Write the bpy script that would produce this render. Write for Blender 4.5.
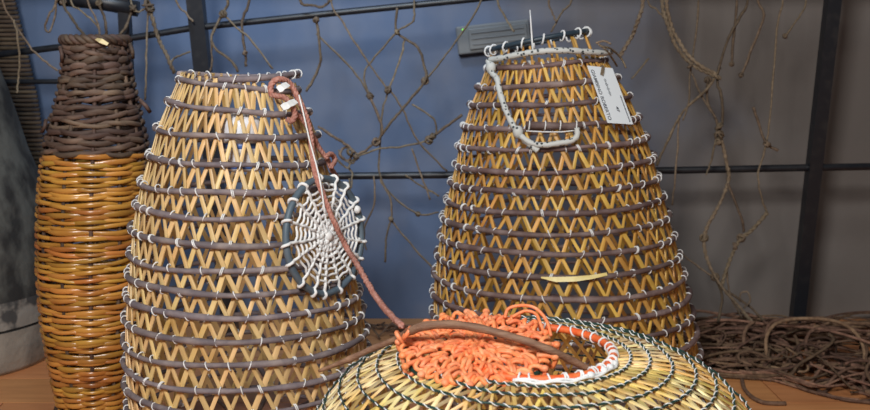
import bpy, math, random
from mathutils import Vector, Matrix
random.seed(7)
for o in list(bpy.data.objects): bpy.data.objects.remove(o)
S = bpy.context.scene
COL = S.collection
PI = math.pi
# ------------------------------------------------------------------ camera
F = 1000.0; W_, H_ = 870, 410
PITCH = math.atan(0.15)
CH = 0.75
cam = bpy.data.cameras.new('camera'); camo = bpy.data.objects.new('camera', cam); COL.objects.link(camo)
camo.location = (0, 0, CH); camo.rotation_euler = (PI/2 - PITCH, 0, 0)
cam.sensor_width = 36; cam.lens = 36*F/W_; cam.clip_start = .01
cam.dof.use_dof = True; cam.dof.focus_distance = 1.62; cam.dof.aperture_fstop = 6.3
S.camera = camo
# ------------------------------------------------------------------ world, lights, exposure
wd = bpy.data.worlds.new('world'); S.world = wd; wd.use_nodes = True
bg = wd.node_tree.nodes['Background']; bg.inputs[0].default_value = (.72, .82, 1.0, 1); bg.inputs[1].default_value = .055
def area(name, loc, target, size, power, color):
    l = bpy.data.lights.new(name, 'AREA'); l.energy = power; l.size = size; l.color = color
    o = bpy.data.objects.new(name, l); COL.objects.link(o); o.location = loc
    o.rotation_euler = (Vector(target)-Vector(loc)).to_track_quat('-Z', 'Y').to_euler(); return o
def spot(name, loc, target, angle, blend, size, power, color):
    l = bpy.data.lights.new(name, 'SPOT'); l.energy = power; l.spot_size = math.radians(angle); l.spot_blend = blend
    l.shadow_soft_size = size; l.color = color
    o = bpy.data.objects.new(name, l); COL.objects.link(o); o.location = loc
    o.rotation_euler = (Vector(target)-Vector(loc)).to_track_quat('-Z', 'Y').to_euler(); return o
area('key_light', (-.45, -.30, 1.75), (.0, 1.75, .35), .50, 54, (1.0, .97, .93))
area('ceiling_light', (.70, .35, 2.4), (.6, 1.9, 0), .5, 8, (1.0, .93, .84))
spot('wall_fill_spot', (-.36, 1.45, 2.1), (-.36, 2.8, .60), 60, 1.0, .22, 88, (.62, .80, 1.0))  # added spot with no visible source, brightens the left part of the wall
S.view_settings.view_transform = 'Standard'; S.view_settings.look = 'None'
S.view_settings.gamma = 1; S.view_settings.use_curve_mapping = False
S.view_settings.exposure = 0.0

# ------------------------------------------------------------------ projection helper (photo pixel + distance -> point in the place)
SP, CP = math.sin(PITCH), math.cos(PITCH)
def ray(x, y):
    a = (x - W_/2)/F; b = (H_/2 - y)/F
    return Vector((a, CP + b*SP, -SP + b*CP))
def P(x, y, D):
    d = ray(x, y); return Vector((0, 0, CH)) + d*(D/d.y)
# ------------------------------------------------------------------ materials
MATS = {}
def mat(name, col, rough=.6, var=.0, hue=0.0, noise=None, bump=None, spec=.5, sub=0):
    """procedural: base colour, per-object variation, noise towards a second colour, bump"""
    m = bpy.data.materials.new(name); m.use_nodes = True; nt = m.node_tree; N = nt.nodes; L = nt.links
    b = N['Principled BSDF']; b.inputs['Roughness'].default_value = rough
    b.inputs['Specular IOR Level'].default_value = spec
    tc = N.new('ShaderNodeTexCoord')
    cur = N.new('ShaderNodeRGB'); cur.outputs[0].default_value = (*col, 1); out = cur.outputs[0]
    if noise:
        c2, scale, lo, hi, stretch = noise
        mp = N.new('ShaderNodeMapping'); mp.inputs['Scale'].default_value = stretch
        L.new(tc.outputs['Object'], mp.inputs[0])
        nz = N.new('ShaderNodeTexNoise'); nz.inputs['Scale'].default_value = scale; nz.inputs['Detail'].default_value = 5
        L.new(mp.outputs[0], nz.inputs['Vector'])
        rp = N.new('ShaderNodeMapRange'); rp.inputs['From Min'].default_value = lo; rp.inputs['From Max'].default_value = hi
        L.new(nz.outputs['Fac'], rp.inputs['Value'])
        mx = N.new('ShaderNodeMix'); mx.data_type = 'RGBA'
        L.new(rp.outputs[0], mx.inputs['Factor']); L.new(out, mx.inputs['A']); mx.inputs['B'].default_value = (*c2, 1)
        out = mx.outputs['Result']
    if var:
        oi = N.new('ShaderNodeObjectInfo')
        mr = N.new('ShaderNodeMapRange'); mr.inputs['To Min'].default_value = 1-var; mr.inputs['To Max'].default_value = 1+var
        L.new(oi.outputs['Random'], mr.inputs['Value'])
        hs = N.new('ShaderNodeHueSaturation'); L.new(mr.outputs[0], hs.inputs['Value'])
        if hue:
            mh = N.new('ShaderNodeMath'); mh.operation = 'MULTIPLY_ADD'; mh.inputs[1].default_value = hue*2; mh.inputs[2].default_value = .5-hue
            m7 = N.new('ShaderNodeMath'); m7.operation = 'FRACT'; m6 = N.new('ShaderNodeMath'); m6.operation = 'MULTIPLY'; m6.inputs[1].default_value = 7.3
            L.new(oi.outputs['Random'], m6.inputs[0]); L.new(m6.outputs[0], m7.inputs[0]); L.new(m7.outputs[0], mh.inputs[0]); L.new(mh.outputs[0], hs.inputs['Hue'])
        L.new(out, hs.inputs['Color']); out = hs.outputs['Color']
    L.new(out, b.inputs['Base Color'])
    if bump:
        scale, strength, dist, stretch = bump
        mp = N.new('ShaderNodeMapping'); mp.inputs['Scale'].default_value = stretch
        L.new(tc.outputs['Object'], mp.inputs[0])
        nz = N.new('ShaderNodeTexNoise'); nz.inputs['Scale'].default_value = scale; nz.inputs['Detail'].default_value = 4
        L.new(mp.outputs[0], nz.inputs['Vector'])
        bp = N.new('ShaderNodeBump'); bp.inputs['Strength'].default_value = strength; bp.inputs['Distance'].default_value = dist
        L.new(nz.outputs['Fac'], bp.inputs['Height']); L.new(bp.outputs[0], b.inputs['Normal'])
    MATS[name] = m; return m
U = (1, 1, 1)
mat('cane', (.72, .51, .235), .45, .22, .010, ((.52, .30, .09), 14, .45, .75, U), (60, .3, .002, (1, 1, .2)))
mat('cane_dark', (.66, .38, .09), .45, .25, .015, ((.42, .21, .04), 14, .45, .75, U), (60, .3, .002, (1, 1, .2)))
mat('cane_fine', (.66, .45, .14), .45, .45, .02, ((.88, .76, .46), 9, .48, .66, U))
mat('bark', (.160, .134, .150), .75, .18, .01, ((.33, .27, .26), 30, .42, .72, U), (70, .6, .003, U))
mat('bark_red', (.140, .088, .082), .7, .2, .01, ((.27, .20, .19), 30, .42, .72, U), (70, .6, .003, U))
mat('white_twine', (.88, .90, .91), .7, 0, 0, ((.74, .76, .77), 80, .4, .7, U))
mat('green_twine', (.012, .040, .034), .5, 0, 0, ((.02, .07, .06), 60, .4, .7, U))
mat('wire_green', (.01, .05, .04), .4)
mat('orange_cord', (.95, .275, .105), .5, .06, .006, ((.98, .44, .23), 60, .45, .75, U), (220, .5, .002, U))
mat('orange_rim', (.82, .13, .03), .5, 0, 0, ((.9, .25, .08), 60, .45, .75, U))
mat('stick', (.20, .105, .065), .65, 0, 0, ((.34, .20, .125), 22, .4, .7, (1, 6, 6)), (60, .5, .003, (1, 6, 6)))
mat('pink_rope', (.40, .165, .125), .85, .1, 0, ((.55, .30, .25), 150, .4, .7, U), (240, .7, .003, U))
mat('weaver_brown', (.085, .050, .036), .7, .3, .012, ((.19, .125, .085), 18, .45, .75, (1, 1, 3)), (60, .5, .003, (1, 1, 3)))
mat('weaver_gold', (.52, .245, .050), .26, .28, .016, ((.34, .13, .022), 13, .42, .75, (1, 1, 3)), (50, .25, .002, (1, 1, 3)), .6)
mat('steel', (.012, .014, .019), .42, 0, 0, ((.03, .03, .032), 40, .5, .8, U))
mat('hemp', (.115, .082, .054), .9, .25, .01, ((.20, .148, .098), 120, .4, .7, U), (260, .8, .003, U))
mat('hemp_pale', (.165, .122, .080), .9, .2, .01, ((.26, .20, .135), 120, .4, .7, U), (260, .8, .003, U))
mat('heap_rope', (.135, .075, .047), .9, .5, .015, ((.24, .145, .092), 90, .4, .7, U), (260, .8, .003, U))
mat('plaster', (.155, .138, .128), .9, 0, 0, ((.205, .188, .178), 2.2, .4, .65, U), (9, .25, .01, U))
mat('plank', (.66, .29, .115), .42, .10, .006, ((.52, .21, .08), 5, .4, .7, (1, 9, 1)), (30, .15, .002, (1, 9, 1)))
mat('subfloor', (.05, .03, .02), .9)
mat('jar', (.105, .108, .100), .85, 0, 0, ((.028, .028, .028), 22, .40, .62, (1, 1, .6)), (14, .7, .012, U))
mat('jar_patch', (.30, .28, .25), .85, 0, 0, ((.07, .07, .07), 16, .5, .6, U), (20, .6, .01, U))
mat('jar_foot', (.36, .33, .285), .85, 0, 0, ((.17, .155, .14), 10, .45, .7, U), (20, .6, .01, U))
mat('jar_seam', (.03, .03, .03), .9)
mat('mat_reed', (.075, .050, .032), .85, .3, .01, ((.12, .085, .055), 40, .4, .7, U), (80, .6, .003, U))
mat('hoop_grey', (.085, .125, .165), .5, 0, 0, ((.13, .17, .21), 30, .4, .7, U))
mat('hoop_dark', (.03, .05, .07), .4)
mat('card', (.86, .92, .97), .7)
mat('ink', (.03, .035, .06), .7)
mat('plastic_grey', (.17, .185, .20), .5)
mat('plastic_lens', (.19, .205, .215), .35)
mat('plastic_white', (.78, .80, .86), .3)
mat('plastic_blue', (.06, .14, .42), .35)
led = mat('led_green', (.1, .6, .05), .4)
led.node_tree.nodes['Principled BSDF'].inputs['Emission Color'].default_value = (.25, 1, .05, 1)
led.node_tree.nodes['Principled BSDF'].inputs['Emission Strength'].default_value = 1.5
# wall: old blue paint on the left, worn away to brownish plaster towards the right
def worn_paint():
    m = MATS['plaster']; nt = m.node_tree; N = nt.nodes; L = nt.links; b = N['Principled BSDF']
    src = b.inputs['Base Color'].links[0].from_socket
    tc = N.new('ShaderNodeTexCoord'); sx = N.new('ShaderNodeSeparateXYZ'); L.new(tc.outputs['Object'], sx.inputs[0])
    nz = N.new('ShaderNodeTexNoise'); nz.inputs['Scale'].default_value = 2.6; nz.inputs['Detail'].default_value = 6
    L.new(tc.outputs['Object'], nz.inputs['Vector'])
    ma = N.new('ShaderNodeMath'); ma.operation = 'MULTIPLY_ADD'; ma.inputs[1].default_value = 1.3; L.new(nz.outputs['Fac'], ma.inputs[0]); L.new(sx.outputs['X'], ma.inputs[2])
    mr = N.new('ShaderNodeMapRange'); mr.interpolation_type = 'SMOOTHSTEP'; mr.inputs['From Min'].default_value = .52; mr.inputs['From Max'].default_value = 1.48
    L.new(ma.outputs[0], mr.inputs['Value'])
    n2 = N.new('ShaderNodeTexNoise'); n2.inputs['Scale'].default_value = 5; n2.inputs['Detail'].default_value = 8; L.new(tc.outputs['Object'], n2.inputs['Vector'])
    r2 = N.new('ShaderNodeMapRange'); r2.inputs['From Min'].default_value = .45; r2.inputs['From Max'].default_value = .7; L.new(n2.outputs['Fac'], r2.inputs['Value'])
    bl = N.new('ShaderNodeMix'); bl.data_type = 'RGBA'; bl.inputs['A'].default_value = (.112, .162, .272, 1); bl.inputs['B'].default_value = (.165, .200, .285, 1); L.new(r2.outputs[0], bl.inputs['Factor'])
    mx = N.new('ShaderNodeMix'); mx.data_type = 'RGBA'; L.new(mr.outputs[0], mx.inputs['Factor']); L.new(bl.outputs['Result'], mx.inputs['A']); L.new(src, mx.inputs['B'])
    L.new(mx.outputs['Result'], b.inputs['Base Color'])
worn_paint()
# flecked braid: white with dark flecks
def flecked():
    m = mat('flecked_braid', (.78, .79, .76), .7); nt = m.node_tree; N = nt.nodes; L = nt.links
    tc = N.new('ShaderNodeTexCoord'); vo = N.new('ShaderNodeTexVoronoi'); vo.inputs['Scale'].default_value = 105
    L.new(tc.outputs['Object'], vo.inputs['Vector'])
    cr = N.new('ShaderNodeValToRGB'); cr.color_ramp.elements[0].position = .24; cr.color_ramp.elements[1].position = .31
    cr.color_ramp.elements[0].color = (.02, .03, .04, 1); cr.color_ramp.elements[1].color = (.60, .62, .60, 1)
    L.new(vo.outputs['Distance'], cr.inputs[0]); L.new(cr.outputs[0], N['Principled BSDF'].inputs['Base Color'])
flecked()
# ------------------------------------------------------------------ mesh helpers
WORG = {}      # world origin of every mesh
class MB:
    def __init__(s): s.v = []; s.f = []
    def ring_faces(s, a, b, n):
        for i in range(n):
            j = (i+1) % n; s.f.append((a+i, a+j, b+j, b+i))
    def sweep(s, pts, section, closed=False, normals=None, scale=None):
        """section: list of (u,v); u along binormal, v along normal"""
        pts = [Vector(p) for p in pts]; n = len(pts); k = len(section); base = len(s.v)
        nrm = None
        for i, p in enumerate(pts):
            if closed: t = pts[(i+1) % n]-pts[i-1]
            else: t = pts[min(i+1, n-1)]-pts[max(i-1, 0)]
            if t.length < 1e-9: t = Vector((0, 0, 1))
            t.normalize()
            if normals is not None: nn = Vector(normals[i])
            elif nrm is None:
                nn = Vector((0, 0, 1)) if abs(t.z) < .9 else Vector((0, 1, 0))
            else: nn = nrm
            nn = nn - t*nn.dot(t)
            if nn.length < 1e-6: nn = t.orthogonal()
            nn.normalize(); nrm = nn; bn = t.cross(nn)
            sc = scale[i] if scale else 1.0
            for u, v in section: s.v.append(p + bn*(u*sc) + nn*(v*sc))
        for i in range(n-1): s.ring_faces(base+i*k, base+(i+1)*k, k)
        if closed: s.ring_faces(base+(n-1)*k, base, k)
        else:
            s.f.append(tuple(base+i for i in reversed(range(k)))); s.f.append(tuple(base+(n-1)*k+i for i in range(k)))
        return s
    def tube(s, pts, r, k=6, closed=False, scale=None, normals=None, flat=1.0):
        sec = [(r*math.cos(2*PI*i/k), r*flat*math.sin(2*PI*i/k)) for i in range(k)]
        return s.sweep(pts, sec, closed, normals, scale)
    def box(s, c, sx, sy, sz, M=None):
        b = len(s.v)
        for dz in (-1, 1):
            for dy in (-1, 1):
                for dx in (-1, 1):
                    q = Vector((dx*sx/2, dy*sy/2, dz*sz/2))
                    if M: q = M @ q
                    s.v.append(Vector(c)+q)
        for f in ((0, 2, 3, 1), (4, 5, 7, 6), (0, 1, 5, 4), (2, 6, 7, 3), (0, 4, 6, 2), (1, 3, 7, 5)): s.f.append(tuple(b+i for i in f))
        return s
    def lathe(s, prof, k=48, c=(0, 0, 0)):
        b = len(s.v); c = Vector(c)
        for r, z in prof:
            for i in range(k): s.v.append(c+Vector((r*math.cos(2*PI*i/k), r*math.sin(2*PI*i/k), z)))
        for j in range(len(prof)-1): s.ring_faces(b+j*k, b+(j+1)*k, k)
        return s
    def blob(s, c, r, sq=(1, 1, 1), k=7, rows=5):
        b = len(s.v); c = Vector(c)
        for j in range(rows+1):
            ph = PI*j/rows
            for i in range(k):
                th = 2*PI*i/k
                s.v.append(c+Vector((r*sq[0]*math.sin(ph)*math.cos(th), r*sq[1]*math.sin(ph)*math.sin(th), r*sq[2]*math.cos(ph))))
        for j in range(rows): s.ring_faces(b+(j+1)*k, b+j*k, k)
        return s
    def build(s, name, m, parent=None, smooth=True, origin=None):
        me = bpy.data.meshes.new(name); o0 = Vector(origin) if origin is not None else Vector((0, 0, 0))
        me.from_pydata([v-o0 for v in s.v], [], s.f); me.validate()
        if smooth: me.polygons.foreach_set('use_smooth', [True]*len(me.polygons))
        me.materials.append(MATS[m])
        o = bpy.data.objects.new(name, me); COL.objects.link(o)
        o.location = o0
        WORG[o.name] = o0
        if parent: o.parent = parent; o.location = o0-WORG.get(parent.name, parent.location)
        return o
def tag(o, label, cat, group=None, kind=None):
    o['label'] = label; o['category'] = cat
    if group: o['group'] = group
    if kind: o['kind'] = kind
    return o
def empty(name, loc, label, cat, group=None):
    o = bpy.data.objects.new(name, None); COL.objects.link(o); o.location = loc; o.empty_display_size = .05
    return tag(o, label, cat, group)
def spline(pts, sub=6, closed=False):
    pts = [Vector(p) for p in pts]; n = len(pts); out = []
    rng = n if closed else n-1
    for i in range(rng):
        if closed: a, b, c, d = pts[i-1], pts[i], pts[(i+1) % n], pts[(i+2) % n]
        else: a, b, c, d = pts[max(i-1, 0)], pts[i], pts[i+1], pts[min(i+2, n-1)]
        for j in range(sub):
            t = j/sub
            out.append(.5*((2*b)+(c-a)*t+(2*a-5*b+4*c-d)*t*t+(3*b-a-3*c+d)*t*t*t))
    if not closed: out.append(pts[-1])
    return out
def lerp_tab(tab, x):
    if x <= tab[0][0]: return tab[0][1]
    for (x0, y0), (x1, y1) in zip(tab, tab[1:]):
        if x <= x1: return y0+(y1-y0)*(x-x0)/(x1-x0)
    return tab[-1][1]

# ------------------------------------------------------------------ setting: wall, floor of planks
WALL_Y = 2.80
b = MB().box((0, WALL_Y+.05, 1.0), 6.0, .1, 2.4); w = b.build('wall_back', 'plaster', smooth=False, origin=(0, WALL_Y+.05, 0)); w['kind'] = 'structure'
w['label'] = 'worn grey plaster wall behind the black rack'
fl = MB().box((0, 1.35, -.035), 6.0, 2.9, .03).build('floor', 'subfloor', smooth=False, origin=(0, 1.35, -.02)); fl['kind'] = 'structure'
fl['label'] = 'orange brown plank floor under the baskets'
pw = .165; y = -.05; i = 0
while y < WALL_Y-.02:
    ww = min(pw, WALL_Y-y)-.003
    xs = [-3.0, -1.15+.35*((i*7) % 5-2)*.3, .52+.3*((i*3) % 5-2)*.4, 3.0]
    for x0, x1 in zip(xs, xs[1:]):
        MB().box(((x0+x1)/2, y+ww/2, -.010), x1-x0-.003, ww, .020).build('plank', 'plank', fl, False, origin=((x0+x1)/2, y+ww/2, -.01))
    y += pw; i += 1

# ------------------------------------------------------------------ zigzag cane traps
class Trap:
    """turns: list of (left_x, left_y, right_x, right_y) of every hoop in the photograph; D: distance of the axis"""
    def __init__(s, D, turns, helix=False):
        s.D = D; s.turns = []
        for lx, ly, rx, ry in turns:
            L = P(lx, ly, D); R = P(rx, ry, D)
            s.turns.append([(L.x+R.x)/2, (R.x-L.x)/2-.0085, L.z, R.z])
        s.helix = helix
    def axis(s, z):
        t = [((q[2]+q[3])/2, q[0], q[1]) for q in s.turns]; t.sort()
        if z <= t[0][0]: return t[0][1], t[0][2]
        for a, b_ in zip(t, t[1:]):
            if z <= b_[0]:
                k = (z-a[0])/(b_[0]-a[0]); return a[1]+(b_[1]-a[1])*k, a[2]+(b_[2]-a[2])*k
        return t[-1][1], t[-1][2]
    def node(s, k, th, off=0):
        """point on hoop k at angle th (0 = right, -90deg = towards camera)"""
        cx, r, zl, zr = s.turns[k]; r = r+off
        c = math.cos(th)
        z = (zl+zr)/2 + (zr-zl)/2*c
        if s.helix:    # the coil climbs at the back to meet the next turn
            bk = max(0, math.sin(th))
            if c < 0: zp = s.turns[max(k-1, 0)][3]; z = z+(.5*(zp+zl)-(zl+zr)/2)*bk**2*.9
            else:
                zn = s.turns[min(k+1, len(s.turns)-1)][2]; z = z+(.5*(zr+zn)-(zl+zr)/2)*bk**2*.9
        return Vector((cx+r*c, s.D+r*math.sin(th), z))
    def hit(s, px, py, off=0.0):
        d = ray(px, py); o = Vector((0, 0, CH)); y = s.D-.5
        best = None; step = .002
        while y < s.D+.1:
            p = o+d*(y/d.y); cx, r = s.axis(p.z)
            q = math.hypot(p.x-cx, p.y-s.D)-(r+off)
            if q <= 0: return p
            if best is None or q < best[0]: best = (q, p)
            y += step
        return best[1]

def build_trap(T, name, label, N, cane_w, cane_t, cane_m, hoop_r, hoop_m, lash_every, lash_r):
    base = Vector((T.turns[-1][0], T.D, 0)); root = empty(name, base, label, 'fish trap')
    K = len(T.turns)
    for k in range(K):
        n = 72; ph = random.random()*6; pts = []; sc = []
        jit = [random.gauss(0, 1) for _ in range(6)]
        for i in range(n):
            th = PI/2+2*PI*i/n*.9995
            wob = .0011*(math.sin(3*th+ph)+math.sin(5*th+2*ph)*jit[0]*.6)
            p = T.node(k, th, wob); p.z += .0016*math.sin(2*th+ph*3)+.0012*math.sin(5*th+ph)
            pts.append(p); sc.append(1+.15*math.sin(th*2+ph)+.10*math.sin(9*th+ph*2)+random.uniform(-.10, .10))
        h = MB().tube(pts, hoop_r, 7, not T.helix, sc).build('hoop', hoop_m, root)
        # lashing of white twine round hoop and crossing canes
        lb = MB(); off0 = (k % 2)*PI/N
        for i in range(N):
            if lash_every(k, i): continue
            th = 2*PI*i/N+off0+random.gauss(0, .012)
            c = T.node(k, th, -.0015); er = Vector((math.cos(th), math.sin(th), 0)); et = Vector((-math.sin(th), math.cos(th), 0)); ez = Vector((0, 0, 1))
            rr = hoop_r*1.08+lash_r*.6; sl = random.choice((-1, 1))*random.uniform(.2, .6)
            for rep in range(2 if random.random() < .25 else 1):
                pts = []
                for j in range(10):
                    a = 2*PI*j/10
                    pts.append(c+er*(rr*math.cos(a))+ez*(rr*1.1*math.sin(a))+et*(rr*sl*math.sin(a)+rep*lash_r*2.4))
                lb.tube(pts, lash_r, 4, True)
        o = lb.build('lashing', 'white_twine', h); o['kind'] = 'stuff'
    # canes
    hw = cane_w/2; ht = cane_t/2
    sec = [(-hw, -ht*.6), (hw, -ht*.6), (hw*.9, ht*.6), (hw*.35, ht), (-hw*.35, ht), (-hw*.9, ht*.6)]
    for fam in (1, -1):
        for i in range(N):
            pts = []; nr = []; ja = random.gauss(0, .15)*PI/N
            for k in range(K):
                th = 2*PI*i/N+fam*k*PI/N + ja*random.uniform(.5, 1.2)
                off = -hoop_r*.75-cane_t*(.5 if fam > 0 else 1.35)
                p = T.node(k, th, off)
                if k == 0: p.z += .008+random.uniform(0, .006)
                pts.append(p); nr.append((math.cos(th), math.sin(th), 0))
            # midpoints bow slightly
            q = []; qn = []
            for k in range(K-1):
                q.append(pts[k]); qn.append(nr[k])
            q.append(pts[-1]); qn.append(nr[-1])
            ws = 1+random.uniform(-.22, .22)
            MB().sweep(q, [(u*ws, v) for u, v in sec], False, qn, [(T.turns[k][1]/T.turns[-4][1])**.6 for k in range(K)]).build('cane', cane_m, root, smooth=False)
    return root

# -- left trap: one long coil of hoop rod
Lx = [175, 164, 153.5, 146, 138.5, 134, 130, 128.5, 127, 125.5, 124, 123.5, 124, 125, 126.5, 128, 131]
Ly = [79, 100, 125.5, 152, 178, 199, 223, 247, 266, 286, 308, 330, 352, 373, 393, 413, 433]
Rx = [303, 314, 323, 331, 338.5, 344, 349, 353.5, 360, 365, 369, 372, 373.5, 374, 374, 372, 369]
Ry = [90, 112, 135, 160, 183, 205, 228, 250, 272, 292, 311, 330, 351, 372, 392, 412, 433]
T1 = Trap(1.80, list(zip(Lx, Ly, Rx, Ry)), helix=True)
trap1 = build_trap(T1, 'cane_fish_trap', 'tall zigzag cane fish trap with the white web disc hung on its side', 39, .0084, .0032, 'cane', .0051, 'bark',
                   lambda k, i: (k < 3 and i % 2 == k % 2) or (i*7+k*3) % 5 == 0, .0012)
# short closing rod at the mouth
pts = []
for i in range(40):
    th = -2.6+4.9*i/39+.9
    p = T1.node(0, th, -.001); p.z = P(235, 76, 1.8).z+.004*math.cos(th*2)
    pts.append(p)
rim = MB().tube(pts, .0055, 7).build('mouth_rod', 'bark', trap1)
lb = MB()
for i in range(2, 38, 3):
    c = pts[i]; t = (pts[i+1]-pts[i-1]).normalized(); er = Vector((t.y, -t.x, 0)); ez = Vector((0, 0, 1))
    lb.tube([c+er*.0076*math.cos(a)+ez*.0076*math.sin(a)+t*.003*math.sin(a) for a in [2*PI*j/10 for j in range(10)]], .0013, 4, True)
lb.build('lashing', 'white_twine', rim)['kind'] = 'stuff'
# floor ring of canes: base disc spokes
def base_ring(T, root, m):
    cx, r, zl, zr = T.turns[-1]
    for a in range(6):
        th = PI*a/6; d = Vector((math.cos(th), math.sin(th), 0))*(r-.012); c = Vector((cx, T.D, (zl+zr)/2+.004+.0003*a))
        MB().tube([c-d, c, c+d], .004, 5).build('base_rod', m, root)
base_ring(T1, trap1, 'bark')

# -- right trap: level hoops
RT = [(482, 68, 609, 60), (473, 87, 622, 77), (465, 104.6, 633, 95), (458.5, 125.5, 642, 116), (453, 145.5, 649.5, 135),
      (450, 164.5, 656.5, 155), (445.7, 182, 661, 174), (441.5, 199, 666, 193), (437.5, 216.5, 671, 211.5), (435, 234, 676, 230),
      (432, 253, 681, 249), (429.5, 272, 685.5, 268), (428, 291, 689, 286.5), (427.5, 310, 693, 305), (427.5, 329, 697, 324),
      (428, 348, 700, 343), (430, 366, 702, 361), (433, 383, 702, 379)]
T2 = Trap(2.17, RT)
trap2 = build_trap(T2, 'cane_fish_trap', 'tall zigzag cane fish trap with a paper tag and flecked braid', 40, .0088, .0034, 'cane_dark', .0054, 'bark_red',
                   lambda k, i: (k < 3 and i % 2 == k % 2) or (i*7+k*3) % 5 == 0, .0013)
base_ring(T2, trap2, 'bark_red')
# small dark hoop over its mouth
hc = P(538, 41, 2.17); hr = .105; pts = []
for i in range(48):
    th = 2*PI*i/48; pts.append(hc+Vector((hr*math.cos(th), hr*.95*math.sin(th), .020*math.cos(th)-.004*math.sin(th))))
mh = MB().tube(pts, .0055, 8, True).build('mouth_hoop', 'hoop_dark', trap2)
lb = MB()
for i in range(0, 48, 3):
    c = pts[i]; t = (pts[(i+1) % 48]-pts[i-1]).normalized(); er = Vector((t.y, -t.x, 0)); ez = Vector((0, 0, 1)); rr = .009
    lb.tube([c+er*rr*math.cos(a)+ez*(rr*1.15*math.sin(a)-.002)+t*.002*math.sin(a) for a in [2*PI*j/10 for j in range(10)]], .0021, 5, True)
lb.build('lashing', 'white_twine', mh)['kind'] = 'stuff'
# uprights that carry the small hoop
for i in range(12):
    th = 2*PI*i/12+.1
    a = T2.node(0, th, -.012); bpt = hc+Vector((hr*.96*math.cos(th), hr*.92*math.sin(th), .020*math.cos(th)))
    MB().tube([a-Vector((0, 0, .02)), bpt], .003, 5).build('mouth_stay', 'cane_dark', trap2)
# stiff twine tail standing on the mouth hoop
MB().tube([T2.hit(533, 52, .006), P(532, 40, 2.055), P(531, 25, 2.055), P(530, 10, 2.06)], .0017, 5, scale=[1.2, 1.2, 1, .6]).build('twine_tail', 'white_twine', trap2)
# red latch rod with two runs of twine, pale repair splint
pts = [T2.hit(x, y, .012) for x, y in ((526, 125), (540, 125.5), (555, 126), (570, 126.5), (582, 125))]
lr = MB().tube(pts, .0075, 8).build('latch_rod', 'bark_red', trap2)
tw = MB()
tw.tube([T2.hit(x, y, .016) for x, y in ((526, 131), (545, 132), (562, 132), (580, 130))], .0014, 4)
for px in (529, 545, 560, 576):
    c = T2.hit(px, 125.7, .012)
    tw.tube([c+Vector((.001*math.sin(a), .0095*math.cos(a), .0095*math.sin(a))) for a in [2*PI*j/10 for j in range(10)]], .0014, 4, True)
tw.build('lashing', 'white_twine', lr)['kind'] = 'stuff'
sp = [T2.hit(x, y, .010) for x, y in ((541, 277.5), (556, 279.5), (575, 279), (592, 277), (607, 274))]
o = MB().sweep(sp, [(-.005, -.0012), (.005, -.0012), (.005, .0012), (-.005, .0012)], False, [Vector((0, -1, .2))]*5, [.3, 1, 1, .8, .6]).build('splint', 'cane_pale' if 'cane_pale' in MATS else 'cane_fine', trap2, False)
o['label'] = 'pale split cane splint'

# ------------------------------------------------------------------ squat front trap
D3 = 1.35
prof_px = [(81, 353), (98, 353), (118, 354.5), (140, 358), (162, 364), (182, 373), (200, 385), (216, 400), (229, 418), (238, 440), (244, 465), (246, 492), (244, 518), (239, 543), (231, 568)]
class Squat:
    pass
rings3 = []
for r, cy in prof_px:
    c = P(534, cy, D3); rings3.append((r*D3/F*1.0, c.z))
C3x = P(534, 353, D3).x
base3 = Vector((C3x, D3, 0))
trap3 = empty('squat_fish_trap', base3, 'squat round cane fish trap with an open mouth bound in orange and white', 'fish trap')
TILT3 = -.045     # mouth leans a little towards the front
def n3(k, th, off=0.0, fk=None):
    r, z = rings3[k]
    r += off
    lean = max(0, 1-k/9.0)
    return Vector((C3x+r*math.cos(th), D3+r*math.sin(th), z - TILT3*r*math.sin(th)*lean))
def nrm3(k):
    a = rings3[max(k-1, 0)]; c = rings3[min(k+1, len(rings3)-1)]
    t = Vector((c[0]-a[0], 0, c[1]-a[1])).normalized(); return Vector((-t.z, 0, t.x)) if t.x != 0 else Vector((1, 0, 0))
def nw(k, th):
    n = nrm3(k)
    if n.z < 0 and n.x < 0: n = -n
    return Vector((n.x*math.cos(th), n.x*math.sin(th), n.z))
N3 = 66
for k in range(1, len(rings3)):
    r = rings3[k][0]; turns = N3; n = turns*10; g = MB(); wv = MB(); pg = []; pw_ = []
    ph = random.random()*6
    for i in range(n):
        th = 2*PI*i/n; a = 2*PI*turns*i/n
        c = n3(k, th, .0008*math.sin(3*th+ph)); nn = nw(k, th); bn = Vector((nn.z*math.cos(th), nn.z*math.sin(th), -nn.x))
        c = c+nn*(.0022+.0006*math.sin(7*th+ph))
        rr = .0014
        pg.append(c+(nn*math.cos(a*.5)+bn*math.sin(a*.5))*.0006); pw_.append(c-(nn*math.cos(a)+bn*math.sin(a))*.0021)
    g.tube(pg[::2], .0017, 5, True); wv.tube(pw_, .00085, 4, True)
    h = g.build('hoop', 'green_twine', trap3); o = wv.build('binding', 'white_twine', h)
sec3 = [(-.0027, -.0008), (.0027, -.0008), (.0020, .0011), (-.0020, .0011)]
for fam in (1, -1):
    for i in range(N3):
        pts = []; nr = []; j0 = random.gauss(0, .25)*PI/N3
        for k in range(len(rings3)):
            th = 2*PI*i/N3+fam*k*PI/N3+j0*random.uniform(.4, 1.3)
            nn = nw(k, th); pts.append(n3(k, th)-nn*(.0016 if fam > 0 else .0036)); nr.append(nn)
        ws = random.uniform(.75, 1.35)
        MB().sweep(pts, [(u*ws, v) for u, v in sec3], False, nr).build('cane', 'cane_fine', trap3, False)
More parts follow.
